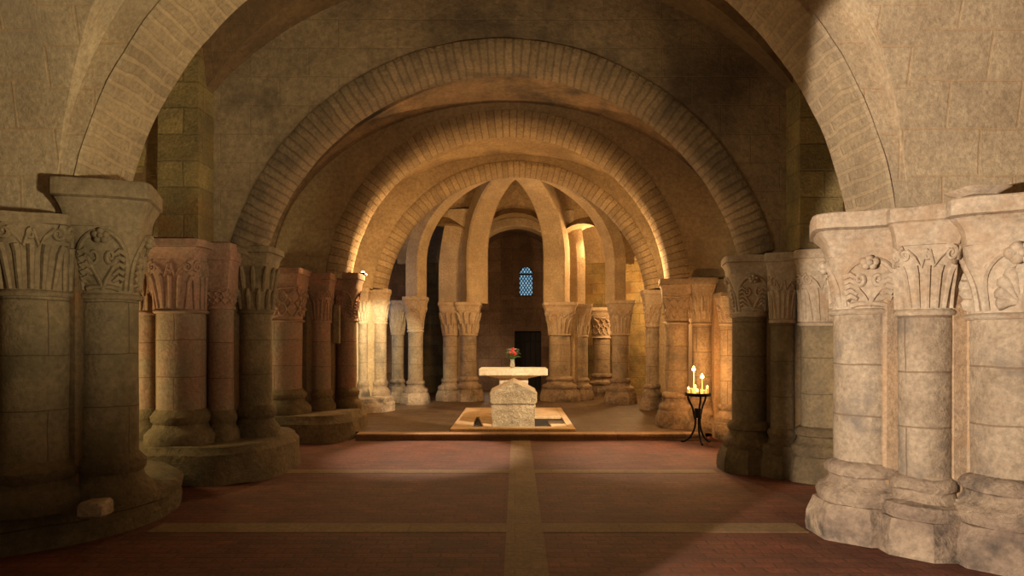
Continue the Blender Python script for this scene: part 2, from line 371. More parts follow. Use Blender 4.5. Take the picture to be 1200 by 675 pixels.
# ------------------------------------------------------------------ transverse arches
def arc_pt(xc, cz, R, th): return (xc+R*math.sin(th), cz+R*math.cos(th))
def transverse(label, xc, cz, R, d0, d1, zsp, ch, face, mat, fmat, xl, xr, ztop=6.15, seed=1):
    """arch ring with a chamfered soffit (front edge ch larger), its face strip, and the wall it carries"""
    root = thing('transverse_arch', label, 'arch', (xc, (d0+d1)/2, zsp))
    th = math.acos(max(-1, min(1, (zsp-cz)/R))); n = 120
    e = min(ch, .16)
    prof = [(d0, R+ch+face), (d0, R+ch), (d0+e*.35, R+ch*.55), (d0+e, R+ch*.12), (d0+e*1.5, R), ((d0+d1)/2, R-.01), (d1-e*1.3, R), (d1-e*.5, R+ch*.3), (d1, R+ch*.8), (d1, R+ch+face)] if ch > 0 else \
           [(d0, R+face), (d0, R+.02), (d0+.02, R), ((d0+d1)/2, R-.008), (d1-.02, R), (d1, R+.02), (d1, R+face)]
    mb = MB(); rings = []
    for i in range(n+1):
        t = -th+2*th*i/n
        rings.append([(lambda q: (q[0], y, q[1]))(arc_pt(xc, cz, r, t)) for y, r in prof])
    mb.loft(rings, closed=False, flip=False)
    mb.rough(.008, 3.0, seed)
    mb.build('arch_ring', mat, root, smooth=40)
    # spandrel wall
    Ro = R+ch+face-.01; f0, f1 = d0+.012, d1-.012
    th2 = math.acos(max(-1, min(1, (zsp-cz)/Ro)))
    inner = [arc_pt(xc, cz, Ro, -th2+2*th2*i/60) for i in range(61)]
    outer = []
    for i, (x, z) in enumerate(inner):
        t = -th2+2*th2*i/60
        dx, dz = math.sin(t), math.cos(t)
        ks = [(ztop-cz)/dz if dz > 1e-3 else 1e9]
        if dx > 1e-4: ks.append((xr-xc)/dx)
        if dx < -1e-4: ks.append((xl-xc)/dx)
        k = min(ks); outer.append((xc+dx*k, max(cz+dz*k, zsp)))
    mb = MB()
    for y, fl in ((f0, False), (f1, True)):
        for i in range(60):
            q = [(inner[i][0], y, inner[i][1]), (inner[i+1][0], y, inner[i+1][1]), (outer[i+1][0], y, outer[i+1][1]), (outer[i][0], y, outer[i][1])]
            if fl: q.reverse()
            mb.quad(q, [(p[0], p[2]) for p in q])
    for ex in (0, 60):   # undersides and outer ends
        q = [(inner[ex][0], f0, inner[ex][1]), (inner[ex][0], f1, inner[ex][1]), (outer[ex][0], f1, outer[ex][1]), (outer[ex][0], f0, outer[ex][1])]
        mb.quad(q, [(p[0], p[1]) for p in q])
        X = outer[ex][0]
        q = [(X, f0, outer[ex][1]), (X, f1, outer[ex][1]), (X, f1, ztop), (X, f0, ztop)]
        mb.quad(q, [(p[1], p[2]) for p in q])
    mb.build('spandrel_wall', fmat, root, smooth=0)
    return root
transverse('wide foreground stone arch springing from the nearest piers, cut by the top of the view', -.27, 2.17, 3.26, 5.35, 6.1, 2.60, 0, .02, M['vous_big'], M['wall'], -4.75, 4.4, seed=1)
transverse('large soot-darkened stone arch, second from the front, with coarse voussoirs', -.18, 1.85, 3.12, 8.1, 8.9, 2.63, .17, .05, M['vous_soot'], M['face_soot'], -4.8, 4.5, seed=2)
transverse('third arch from the front, striped thin voussoirs, dark rim before the warm-lit bay', -.14, 2.44, 2.80, 11.6, 12.4, 2.67, .2, .10, M['vous'], M['face'], -4.8, 4.5, seed=3)
transverse('smallest striped stone arch framing the apse behind the altar', 0.0, 2.36, 2.88, 14.6, 15.4, 2.72, .16, .06, M['vous'], M['face'], -4.8, 4.5, seed=4)

t1 = [o for o in COL.objects if o.name.startswith('transverse_arch')][1]
for xa, xb, y_, z_ in ((AX(189, 7.8), AX(236, 7.8), 7.72, 2.75), (AX(934, 7.8), AX(984, 7.8), 7.72, 2.64)):
    mb = MB()
    rings = [[(xa, y_, z), (xb, y_, z), (xb, 8.15, z), (xa, 8.15, z)] for z in [z_+.01+(4.95-z_)*k/8 for k in range(9)]]
    mb.loft(rings, cap0=True, cap1=True); mb.rough(.008, 2, xa); mb.build('respond_wall', M['aisle'], t1, smooth=30)
# ------------------------------------------------------------------ arcade arches along the nave (axis X openings)
def arcade(label, x0, x1, y0, y1, zs, seed=0):
    root = thing('arcade_arch', label, 'arch', ((x0+x1)/2, (y0+y1)/2, 2.7))
    yc, R = (y0+y1)/2, (y1-y0)/2; n = 48
    mb = MB(); rings = []
    prof = [(x0, R+.22), (x0, R+.04), (x0+.05, R), (x1-.05, R), (x1, R+.04), (x1, R+.22)]
    for i in range(n+1):
        t = -PI/2+PI*i/n
        rings.append([(x, yc+r*math.sin(t), zs+r*math.cos(t)) for x, r in prof])
    rings = [[(x, y, 2.68) for x, y, z in rings[0]]]+rings+[[(x, y, 2.68) for x, y, z in rings[-1]]]
    mb.loft(rings, closed=False, flip=True); mb.rough(.008, 3, seed); mb.build('arch_ring', M['aisle'], root)
    mb = MB()
    Ro = R+.2
    for X in (x0+.01, x1-.01):
        for i in range(n):
            t0, t1 = -PI/2+PI*i/n, -PI/2+PI*(i+1)/n
            q = [(X, yc+Ro*math.sin(t0), zs+Ro*math.cos(t0)), (X, yc+Ro*math.sin(t1), zs+Ro*math.cos(t1)), (X, yc+Ro*math.sin(t1), 6.15), (X, yc+Ro*math.sin(t0), 6.15)]
            mb.quad(q, [(p[1], p[2]) for p in q])
    mb.build('spandrel_wall', M['aisle'], root, smooth=0)
for nm, sx in (('left', -1), ('right', 1)):
    xa, xb = (-4.80, -4.36) if sx < 0 else (4.02, 4.46)
    arcade('narrow side arch on the %s between the nearest pier and the second pier' % nm, xa, xb, 6.12, 8.08, 3.45, 1)
    arcade('narrow side arch on the %s between the second and third piers' % nm, xa, xb, 8.92, 11.58, 2.72, 2)
    arcade('narrow side arch on the %s beside the altar bay' % nm, xa, xb, 12.42, 14.58, 2.72, 3)

# ------------------------------------------------------------------ piers and columns
def sq_ring(cx, cy, z, h, p, n=48, rot=0):
    """superellipse ring: p=2 circle ... p large = square, half size h"""
    r = []
    for i in range(n):
        a = 2*PI*i/n; c, s = math.cos(a), math.sin(a)
        k = (abs(c)**p+abs(s)**p)**(-1/p)
        x, y = k*c*h, k*s*h
        r.append((cx+x*math.cos(rot)-y*math.sin(rot), cy+x*math.sin(rot)+y*math.cos(rot), z))
    return r
class Bell:
    def __init__(s, cx, cy, z0, z1, r0, h1, rot=0, p1=5.0):
        s.__dict__.update(cx=cx, cy=cy, z0=z0, z1=z1, r0=r0, h1=h1, rot=rot, p1=p1)
    def hp(s, t):
        e = t**2.2
        return s.r0+(s.h1-s.r0)*e, 2+(s.p1-2)*t**1.6
    def pt(s, a, t, off=0):
        h, p = s.hp(t); c, sn = math.cos(a), math.sin(a)
        k = (abs(c)**p+abs(sn)**p)**(-1/p)
        x, y = (k*h+off)*c, (k*h+off)*sn
        z = s.z0+(s.z1-s.z0)*t
        R = s.rot
        return Vector((s.cx+x*math.cos(R)-y*math.sin(R), s.cy+x*math.sin(R)+y*math.cos(R), z))
def spiral(c, r0, turns, dirn=1, start=0, n=26, sy=1.0):
    """spiral in (angle, t) space"""
    out = []
    for i in range(n+1):
        f = i/n; a = start+dirn*turns*2*PI*f; r = r0*(1-f*.85)
        out.append((c[0]+r*math.cos(a), c[1]+r*math.sin(a)*sy))
    return out
def carve(mb, B, style, tk):
    """relief wrapped over the bell: four faces; angles are faces' centres. tk = tube radius"""
    asp = (B.r0+B.h1)/2/(B.z1-B.z0)          # radians -> t ratio
    def put(path, r0, r1=None):
        r1 = r1 if r1 is not None else r0
        pts = [B.pt(a, max(.01, min(.99, t)), r0*.25) for a, t in path]
        k = len(pts)-1
        mb.tube(pts, [r0+(r1-r0)*i/k for i in range(k+1)], 6)
    for f in range(4):
        A = f*PI/2
        hw = PI/4*.93
        if style == 'palmette':               # arched frame, fan of lobes, rosette over it
            fr = [(A+hw*.93*math.cos(PI*i/22), .30+.63*math.sin(PI*i/22)) for i in range(23)]
            fr = [(A-hw*.93, .04)]+fr[::-1]+[(A+hw*.93, .04)]
            put(fr, tk*.8)
            for k in range(9):
                a = PI*(.02+.96*k/8)
                L = .36+.06*math.sin(a)
                e = [(A+(.05+s*L)*math.cos(a)*1.5*hw, .12+s*(L+.12)*math.sin(a)*1.05+.02*(1-s)) for s in (.05,.25,.45,.65,.85,1.0)]
                pts = [B.pt(x, max(.02, min(.95, t)), tk*.3) for x, t in e]
                mb.tube(pts, [tk*.5, tk*.7, tk*1.0, tk*1.5, tk*1.8, tk*1.0], 7)
            put([(A, .02), (A, .2), (A, .4)], tk*1.1, tk*.6)
            for k in range(6):
                a = 2*PI*k/6; mb.ball(B.pt(A+.16*math.cos(a)*hw/.7, .84+.075*math.sin(a), tk*1.5), tk*1.5, 8, 6)
            mb.ball(B.pt(A, .84, tk*2.4), tk*1.1, 8, 6)
        elif style == 'scroll':               # double scrolls and leaf lobes inside an arched frame
            fr = [(A+hw*.95*math.cos(PI*i/22), .34+.60*math.sin(PI*i/22)) for i in range(23)]
            fr = [(A-hw*.95, .05)]+fr[::-1]+[(A+hw*.95, .05)]
            put(fr, tk*.9)
            for sx in (-1, 1):
                put([(A, .06), (A+sx*.12, .22), (A+sx*.30, .38), (A+sx*.40, .52)], tk*.8)
                sp = spiral((A+sx*.24, .56), .16, 1.4, -sx, 0 if sx > 0 else PI, 24, .8)
                put(sp, tk*.9, tk*.5)
                for k in range(5):
                    z = .16+.10*k
                    put([(A+sx*.30, z+.02), (A+sx*.46, z+.09), (A+sx*.60, z+.05)], tk*.7, tk*1.6)
                put([(A+sx*.05, .1), (A+sx*.26, .10), (A+sx*.5, .07)], tk*.8, tk*1.1)
            for k in range(5):
                a = 2*PI*k/5+.3; mb.ball(B.pt(A+.13*math.cos(a), .86+.065*math.sin(a), tk*1.3), tk*1.3, 8, 6)
            mb.ball(B.pt(A, .86, tk*2.2), tk, 8, 6)
        elif style == 'volute':               # tall leaves and corner volutes
            for c in (-1, 1):
                ce = A+c*PI/4
                put([(A+c*.05, .92), (A+c*.2, .66), (A+c*.36, .80), (A+c*.56, .93)], tk*.7)
                put(spiral((ce-c*.16, .86), .15, 1.5, -c, PI/2, 24, .72), tk*.9, tk*.45)
            for k in range(5):
                a = A+(k-2)*.30
                put([(a, .02), (a+.03*(k-2), .3), (a+.05*(k-2), .55), (a+.09*(k-2), .68)], tk*.8, tk*1.3)
            put(spiral((A, .84), .11, 1.3, 1, PI/2, 18, .72), tk*.8, tk*.5)
        elif style == 'leaf':                 # two tiers of plain upright leaves
            for row, (t0, t1, k) in enumerate(((.02, .46, 3), (.40, .93, 3))):
                for j in range(k):
                    a = A+(j-1+.5*row)*PI/6*1.0
                    pts = [B.pt(a, t0+(t1-t0)*s, tk*(.2+1.6*s*s)) for s in (0,.3,.6,.85,1)]
                    mb.tube(pts, [tk*1.2, tk*1.8, tk*2.0, tk*1.5, tk*.8], 7)
        elif style == 'interlace':            # crossing strapwork
            for k in range(4):
                ph = (k % 2)*PI; o = (k//2)*.18
                put([(A-hw+2*hw*i/16, .12+o*1.9+.19*(1+math.cos(PI*2*i/16*1.5+ph))) for i in range(17)], tk*.9)
            for c in (-1, 0, 1):
                mb.ball(B.pt(A+c*hw*.66, .32, tk*.8), tk*1.3, 7, 5); mb.ball(B.pt(A+c*hw*.66, .72, tk*.8), tk*1.3, 7, 5)
            put([(A-hw, .93), (A, .88), (A+hw, .93)], tk)
def ring(cx, cy, z, r, n=40): return [(cx+r*math.cos(2*PI*i/n), cy+r*math.sin(2*PI*i/n), z) for i in range(n)]
COUNT = [0]
def column(parent, x, y, r, z0, zcap, zab, ztop, style, bstyle='poly', caph=None, mats=('shaft','carve','base'), rot=0, hb=None, hab=None, seg=None, basew=1.0, abm=None):
    """z0 foot, zcap neck of shaft (astragal), zab underside of abacus, ztop top of abacus"""
    COUNT[0] += 1; sd = COUNT[0]*1.37
    near = y < 7
    zb = z0+(.62 if bstyle == 'poly' else .40)*(1 if r > .19 else .92)
    n = 56 if near else 36
    mb = MB(); rings = []
    nz_ = 26 if near else 10
    for i in range(nz_+1):
        z = zb-.03+(zcap+.02-zb+.03)*i/nz_
        rings.append(ring(x, y, z, r*(1.0+.01*math.sin(z*3+sd)), n))
    mb.loft(rings); mb.rough(.006 if near else .004, 2.5, sd)
    sh = mb.build('shaft', M[mats[0]], parent, origin=(x, y, z0))
    # capital
    h1 = (hb if hb else r*1.32)
    B = Bell(x, y, zcap, zab, r*1.03, h1, rot)
    mb = MB()
    ast = [(zcap-.045, r*1.0), (zcap-.042, r*1.10), (zcap-.02, r*1.16), (zcap+.0, r*1.10), (zcap+.004, r*1.03)]
    mb.loft([ring(x, y, z, q, 48) for z, q in ast], cap0=True)
    rings = []
    for i in range(15):
        t = i/14; rings.append([B.pt(2*PI*k/64, t) for k in range(64)])
    mb.loft(rings, cap1=True)
    mb.rough(.004, 5, sd)
    carve(mb, B, style, r*.105 if near else max(.013, r*.085))
    mb.build('capital', M[mats[1]], sh, origin=(x, y, zcap), smooth=50)
    # abacus
    ha = hab if hab else h1*1.22
    mb = MB(); H = ztop-zab
    dh = ha-h1
    pr = [(0, h1*.98), (.10, h1), (.28, h1+dh*.10), (.42, h1+dh*.30), (.54, h1+dh*.60), (.59, h1+dh*.74), (.61, h1+dh*.62), (.64, ha), (.97, ha), (1.0, ha*.985)]
    mb.loft([sq_ring(x, y, zab+H*f, q, 9, 48, rot) for f, q in pr], cap0=True, cap1=True)
    mb.rough(.008 if near else .004, 3, sd)
    mb.build('abacus', M[abm or mats[1]], sh, origin=(x, y, zab), smooth=30)
    # base
    mb = MB()
    if bstyle == 'poly':      # splayed many-sided plinth under attic mouldings
        s = basew; zq = z0+(zb-z0)*.50; hh = zb-zq
        prof = [(z0, r*1.72*s), (z0+.06, r*1.74*s), (z0+(zq-z0)*.55, r*1.70*s), (zq-.02, r*1.52*s)]
        mb.loft([[(x+q/math.cos(PI/8)*math.cos(2*PI*(k+.5)/8), y+q/math.cos(PI/8)*math.sin(2*PI*(k+.5)/8), z) for k in range(8)] for z, q in prof], cap0=True, cap1=True)
        att = [(zq-.02, r*1.50*s), (zq+hh*.06, r*1.54*s), (zq+hh*.16, r*1.56*s), (zq+hh*.30, r*1.46*s), (zq+hh*.36, r*1.30), (zq+hh*.50, r*1.17), (zq+hh*.62, r*1.16), (zq+hh*.68, r*1.26), (zq+hh*.80, r*1.28), (zq+hh*.92, r*1.18), (zb, r*1.0)]
    else:
        hh = zb-z0
        att = [(z0, r*1.5*basew), (z0+hh*.10, r*1.52*basew), (z0+hh*.26, r*1.50*basew), (z0+hh*.38, r*1.36), (z0+hh*.46, r*1.2), (z0+hh*.58, r*1.14), (z0+hh*.66, r*1.24), (z0+hh*.8, r*1.26), (z0+hh*.9, r*1.14), (zb, r)]
    mb.loft([ring(x, y, z, q, 48) for z, q in att], cap0=True, cap1=True)
    mb.rough(.014 if near else .008, 5, sd)
    mb.build('base', M[mats[2]], sh, origin=(x, y, z0), smooth=40)
    return sh
def prism(parent, name, cx, cy, z0, z1, rad, n, rot, mat, origin=None, amp=.006):
    mb = MB(); k = 10
    mb.loft([[(cx+rad*math.cos(2*PI*(i+.5)/n+rot), cy+rad*math.sin(2*PI*(i+.5)/n+rot), z0+(z1-z0)*j/k) for i in range(n)] for j in range(k+1)], cap0=True, cap1=True)
    mb.rough(amp, 3, cx)
    return mb.build(name, M[mat], parent, origin=(cx, cy, z0), smooth=30)

# --- right nearest pier
SD = ('shaft', 'carve', 'base')
p = thing('compound_pier', 'brightly lit nearest pier at the right edge, with large carved palmette capitals', 'pier', (3.65, 5.75, 0))
prism(p, 'core', 3.74, 5.90, 0, 2.66, .86, 8, 0, 'ochre')
column(p, AX(1014, 5.68), 5.68, .245, 0, 1.86, 2.28, 2.62, 'scroll', hb=.30, hab=.42, rot=-.38)
column(p, AX(1084, 5.28), 5.28, .185, 0, 1.84, 2.32, 2.60, 'volute', hb=.225, hab=.27, rot=-.46, basew=1.15)
column(p, AX(1192, 5.02), 5.02, .300, 0, 1.80, 2.29, 2.62, 'palmette', hb=.35, hab=.45, rot=-.55)
column(p, 4.55, 5.75, .24, 0, 1.86, 2.3, 2.62, 'leaf')
for px, d, wd in ((1046, 5.42, .075), (1128, 5.15, .10)):     # square ribs between the round shafts
    mb = MB(); X = AX(px, d); mb.box(X-wd, X+wd, d-.02, d+.4, .25, 2.3, bev=.02); mb.rough(.006, 4, px)
    mb.build('square_rib', M['ochre'], p)
    mb = MB(); mb.box(X-wd*1.5, X+wd*1.5, d-.10, d+.35, 0, .42, bev=.04); mb.rough(.015, 5, px); mb.build('rib_foot', M['base'], p)
# --- left nearest pier on a round plinth
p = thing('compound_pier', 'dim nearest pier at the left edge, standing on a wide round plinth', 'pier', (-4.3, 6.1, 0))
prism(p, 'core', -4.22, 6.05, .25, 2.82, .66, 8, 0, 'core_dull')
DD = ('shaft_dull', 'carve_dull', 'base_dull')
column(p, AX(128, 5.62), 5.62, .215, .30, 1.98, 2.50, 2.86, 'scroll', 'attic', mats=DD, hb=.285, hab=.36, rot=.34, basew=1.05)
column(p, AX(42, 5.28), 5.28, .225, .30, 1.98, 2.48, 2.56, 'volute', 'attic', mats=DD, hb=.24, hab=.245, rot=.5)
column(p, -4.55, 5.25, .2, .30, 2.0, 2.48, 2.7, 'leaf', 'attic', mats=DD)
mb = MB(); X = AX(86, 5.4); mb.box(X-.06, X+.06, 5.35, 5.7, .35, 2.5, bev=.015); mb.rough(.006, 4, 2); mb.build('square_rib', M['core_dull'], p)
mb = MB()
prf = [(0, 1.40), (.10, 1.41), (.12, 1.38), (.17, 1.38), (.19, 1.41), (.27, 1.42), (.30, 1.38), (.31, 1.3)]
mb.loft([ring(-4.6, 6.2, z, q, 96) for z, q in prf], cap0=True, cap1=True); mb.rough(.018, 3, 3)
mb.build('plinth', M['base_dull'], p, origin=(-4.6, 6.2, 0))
mb = MB(); c = atp(110, 592, 5.12); mb.box(c.x-.09, c.x+.09, 5.05, 5.25, .28, .40, bev=.02); mb.rough(.012, 8, 4); mb.build('corner_block', M['base'], p)
# --- right second pier
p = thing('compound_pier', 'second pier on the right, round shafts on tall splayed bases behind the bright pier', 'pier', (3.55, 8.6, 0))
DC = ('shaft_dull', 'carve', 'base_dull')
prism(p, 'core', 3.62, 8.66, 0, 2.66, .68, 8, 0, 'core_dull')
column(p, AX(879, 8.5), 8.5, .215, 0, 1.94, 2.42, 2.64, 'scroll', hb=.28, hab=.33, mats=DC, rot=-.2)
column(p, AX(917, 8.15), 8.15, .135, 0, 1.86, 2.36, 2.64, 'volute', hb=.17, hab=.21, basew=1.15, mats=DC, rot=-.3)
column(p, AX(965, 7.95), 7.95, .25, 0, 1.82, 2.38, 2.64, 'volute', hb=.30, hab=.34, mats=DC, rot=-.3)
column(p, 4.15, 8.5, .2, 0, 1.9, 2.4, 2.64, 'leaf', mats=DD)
# --- left second pier
p = thing('compound_pier', 'second pier on the left, reddish shafts grouped on a low rounded plinth', 'pier', (-3.9, 8.6, 0))
RD = ('shaft_red', 'carve_red', 'base_dull')
prism(p, 'core', -3.92, 8.62, .3, 2.72, .62, 8, 0, 'core_dull')
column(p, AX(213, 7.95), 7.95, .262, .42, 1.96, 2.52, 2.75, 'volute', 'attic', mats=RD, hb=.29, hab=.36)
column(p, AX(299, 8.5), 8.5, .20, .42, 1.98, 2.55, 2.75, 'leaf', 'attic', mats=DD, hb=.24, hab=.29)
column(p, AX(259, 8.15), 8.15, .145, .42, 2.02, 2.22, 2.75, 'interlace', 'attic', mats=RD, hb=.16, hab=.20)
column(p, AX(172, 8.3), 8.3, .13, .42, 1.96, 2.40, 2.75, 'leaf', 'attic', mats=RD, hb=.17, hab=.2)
mb = MB(); prf = [(0, 1.06), (.2, 1.05), (.34, 1.04), (.38, 1.0), (.42, .99), (.43, .95)]
mb.loft([sq_ring(-3.86, 8.52, z, q, 2.8, 80) for z, q in prf], cap0=True, cap1=True); mb.rough(.018, 3, 5)
mb.build('plinth', M['base_dull'], p, origin=(-3.86, 8.52, 0))
# --- right third pier (by the candles)
p = thing('compound_pier', 'third pier on the right, warmly lit by the votive candles at its foot', 'pier', (3.5, 12.1, 0))
prism(p, 'core', 3.66, 12.42, 0, 2.68, .56, 8, 0, 'ochre')
column(p, AX(793, 12.0), 12.0, .20, UZ, 1.94, 2.42, 2.68, 'interlace', hb=.26, hab=.31, rot=-.2)
column(p, AX(823, 11.75), 11.75, .165, UZ*.5, 1.92, 2.40, 2.68, 'leaf', hb=.19, hab=.23)
column(p, AX(855, 11.3), 11.3, .15, 0, 1.90, 2.20, 2.40, 'scroll', hb=.19, hab=.22)
column(p, 4.1, 12.1, .2, UZ, 1.9, 2.4, 2.68, 'leaf')
mb = MB(); X = AX(840, 11.5); mb.box(X-.05, X+.06, 11.45, 11.8, 0, 2.4, bev=.01); mb.build('square_rib', M['ochre'], p)
# --- left third pier
p = thing('compound_pier', 'third pier on the left, pinkish round shaft with interlaced capital on a square-edged plinth', 'pier', (-3.7, 11.9, 0))
prism(p, 'core', -3.75, 12.0, .3, 2.72, .66, 8, 0, 'core_dull')
column(p, AX(333, 11.15), 11.15, .285, .43, 1.95, 2.50, 2.77, 'interlace', 'attic', mats=RD, hb=.33, hab=.37)
column(p, AX(376, 11.6), 11.6, .165, .43, 1.95, 2.45, 2.74, 'volute', 'attic', mats=RD, hb=.2, hab=.24)
column(p, AX(406, 12.0), 12.0, .175, .43, 1.98, 2.50, 2.78, 'scroll', 'attic', mats=RD, hb=.23, hab=.28)
mb = MB(); prf = [(0, 1.16), (.3, 1.15), (.36, 1.10), (.43, 1.08), (.435, 1.0)]
mb.loft([sq_ring(-3.82, 11.72, z, q, 4.0, 80) for z, q in prf], cap0=True, cap1=True); mb.rough(.016, 3, 6)
mb.build('plinth', M['base_dull'], p, origin=(-3.82, 11.72, 0))
mb = MB(); c = atp(397, 380, 11.78); mb.box(c.x-.06, c.x+.05, 11.62, 11.72, c.z-.33, c.z+.33, bev=.012); mb.build('stone_fillet', M['carve_dull'], p)
# --- fourth piers carrying the smallest arch
p = thing('compound_pier', 'slender fourth pier on the left, brightly lit yellow on a round plinth', 'pier', (-3.3, 14.9, UZ))
prism(p, 'core', -3.48, 15.05, .3, 2.72, .42, 8, 0, 'wall')
column(p, AX(445, 15.0), 15.0, .15, .40, 2.02, 2.50, 2.74, 'scroll', 'attic', hb=.2, hab=.23)
column(p, AX(425.5, 14.7), 14.7, .10, .40, 2.02, 2.50, 2.74, 'leaf', 'attic', hb=.12, hab=.15)
mb = MB(); prf = [(UZ-.02, .64), (.26, .63), (.30, .60), (.38, .60), (.41, .55)]
mb.loft([ring(-3.28, 14.85, z, q, 60) for z, q in prf], cap0=True, cap1=True); mb.rough(.012, 3, 7); mb.build('plinth', M['base'], p, origin=(-3.28, 14.85, UZ))
p = thing('compound_pier', 'slender fourth pier on the right, partly behind the candle-lit pier', 'pier', (3.2, 15.1, UZ))
prism(p, 'core', 3.42, 15.2, UZ, 2.72, .42, 8, 0, 'wall')
column(p, AX(765, 15.05), 15.05, .155, UZ, 1.95, 2.46, 2.72, 'interlace', hb=.21, hab=.25)
# --- apse columns
def apse_pier(label, cols, z0=UZ, cat='column'):
    c = cols[0]; p = thing('apse_column', label, cat, (AX(c[0], c[1]), c[1], z0), None)
    for px, d, r, st, zt in cols:
        if len(cols) > 1 and abs(cols[0][1]-cols[1][1]) < .3 and (px, d) == (cols[0][0], cols[0][1]): prism(p, 'core', (AX(cols[0][0], d)+AX(cols[1][0], d))/2, d+.22, z0, zt-.02, .27, 8, 0, 'wall')
        column(p, AX(px, d), d, r, z0, zt-.80, zt-.22, zt, st, hb=r*1.42, hab=r*1.62, basew=1.08, mats=('shaft', 'carve', 'base'))
    return p
apse_pier('paired apse columns left of the altar, standing behind the altar table', [(528, 17.35, .19, 'leaf', 2.58), (549, 17.3, .21, 'leaf', 2.58)])
apse_pier('single apse column with flared capital, furthest left behind the altar', [(487, 16.4, .18, 'scroll', 2.66), (466, 16.9, .15, 'leaf', 2.6)])
apse_pier('stout apse column just right of the altar table', [(656, 17.4, .27, 'volute', 2.58), (681, 17.6, .17, 'leaf', 2.55)])
apse_pier('pale apse column with leaf capital, furthest right behind the altar', [(727, 16.5, .2, 'volute', 2.58)])
apse_pier('warm-lit round column in the passage right of the altar, seen between two apse columns', [(705, 18.9, .23, 'interlace', 2.52)])

# ------------------------------------------------------------------ apse ribs, webs and outer wall
AP = Vector((-.02, 15.45, 5.60))
feet = [(-3.25, 15.3), (AX(487, 16.5)+.02, 16.55), (-1.05, 17.4), (1.02, 17.45), (2.40, 16.6), (3.25, 15.3)]
ZS = 3.75
def ribpt(i, ph, off=0.0, dz=0.0):
    f = Vector((feet[i][0], feet[i][1], 0)); a = Vector((AP.x, AP.y, 0)); rad = (a-f); tn = Vector((-rad.y, rad.x, 0)).normalized()
    q = f+rad*(1-math.cos(ph)); zs = ZS-(.25 if i in (1, 4) else 0)
    return Vector((q.x, q.y, zs+(AP.z-zs)*math.sin(ph)+dz))+tn*off
riblab = {1: 'curved stone rib rising from the far left apse column', 2: 'curved stone rib left of the central apse opening', 3: 'curved stone rib right of the central apse opening', 4: 'greyish curved stone rib rising from the far right apse column'}
for i in (1, 2, 3, 4):
    wd = .30 if i in (2, 3) else .2
    f = Vector((feet[i][0], feet[i][1], 0)); rad = Vector((AP.x-f.x, AP.y-f.y, 0)).normalized(); tn = Vector((-rad.y, rad.x, 0))
    rings = []
    zb = 2.56 if i != 1 else 2.62
    stations = [(0, zb+(ribpt(i, 0).z-zb)*k/5, True) for k in range(5)]+[(PI/2*k/16, 0, False) for k in range(17)]
    for ph, z, vert in stations:
        taper = 1-.12*(ph/(PI/2))
        if vert: c = Vector((f.x, f.y, z)); nrm = rad
        else:
            c = ribpt(i, ph); nrm = (rad*math.cos(ph)-Vector((0,0,1))*math.sin(ph)).normalized()
        W = wd*taper
        rings.append([c+tn*(-W)-nrm*.18, c+tn*(-W)+nrm*.14, c+tn*(-W+.04)+nrm*.18, c+tn*(W-.04)+nrm*.18, c+tn*W+nrm*.14, c+tn*W-nrm*.18])
    mb = MB(); mb.loft(rings, cap0=True, cap1=True); mb.rough(.006, 3, i)
    tag(mb.build('vault_rib', M['wall'], origin=(f.x, f.y, zb), smooth=30), riblab[i], 'rib')
for lab, pxa, pxb, d in (('narrow upright masonry strip above the paired apse columns', 514, 549, 17.55), ('narrow upright masonry strip right of the central rib, catching warm light', 667, 686, 17.75)):
    mb = MB(); xa_, xb_ = AX(pxa, d), AX(pxb, d)
    ins = .35 if pxa < 600 else -.25
    rings = []
    for k in range(14):
        z = 2.57+k*.18; f = max(0, (z-3.3)/1.7)**2
        a_, b_ = xa_+ins*f, xb_+ins*f; y_ = d-.5*f
        rings.append([(a_, y_, z), ((a_+b_)/2, y_-.06, z), (b_, y_, z), (b_, y_+.5, z), (a_, y_+.5, z)])
    mb.loft(rings, cap0=True, cap1=True); mb.rough(.006, 3, d)
    tag(mb.build('wall_strip', M['wall'], origin=((xa_+xb_)/2, d, 2.57), smooth=30), lab, 'pilaster')
for i in range(5):
    mb = MB(); rings = []
    for k in range(15):
        ph = PI/2*k/14*.98
        a, b = ribpt(i, ph, -.1), ribpt(i+1, ph, .1); c = (b-a).length
        bulge = c*.5*(1-.35*k/14)
        out = Vector(((a.x+b.x)/2-AP.x, (a.y+b.y)/2-AP.y, 0)); out = out.normalized() if out.length > 1e-4 else Vector((0,1,0))
        r = []
        for s in range(17):
            t = s/16; al = PI*t
            q = a.lerp(b, (1-math.cos(al))/2)+Vector((0,0,1))*bulge*math.sin(al)
            r.append(q+out*.25*math.sin(al)*(1 if k else 0)*(1-k/14))
        rings.append(r)
    outr = []                                    # arch edge run back to meet the ambulatory vault
    for s in range(17):
        q = rings[0][s]; o = Vector(((feet[i][0]+feet[i+1][0])/2-AP.x, (feet[i][1]+feet[i+1][1])/2-AP.y, 0)).normalized()
        outr.append(q+o*.55)
    mb.loft([outr]+rings, closed=False); struct('ceiling', mb, M['vault'])
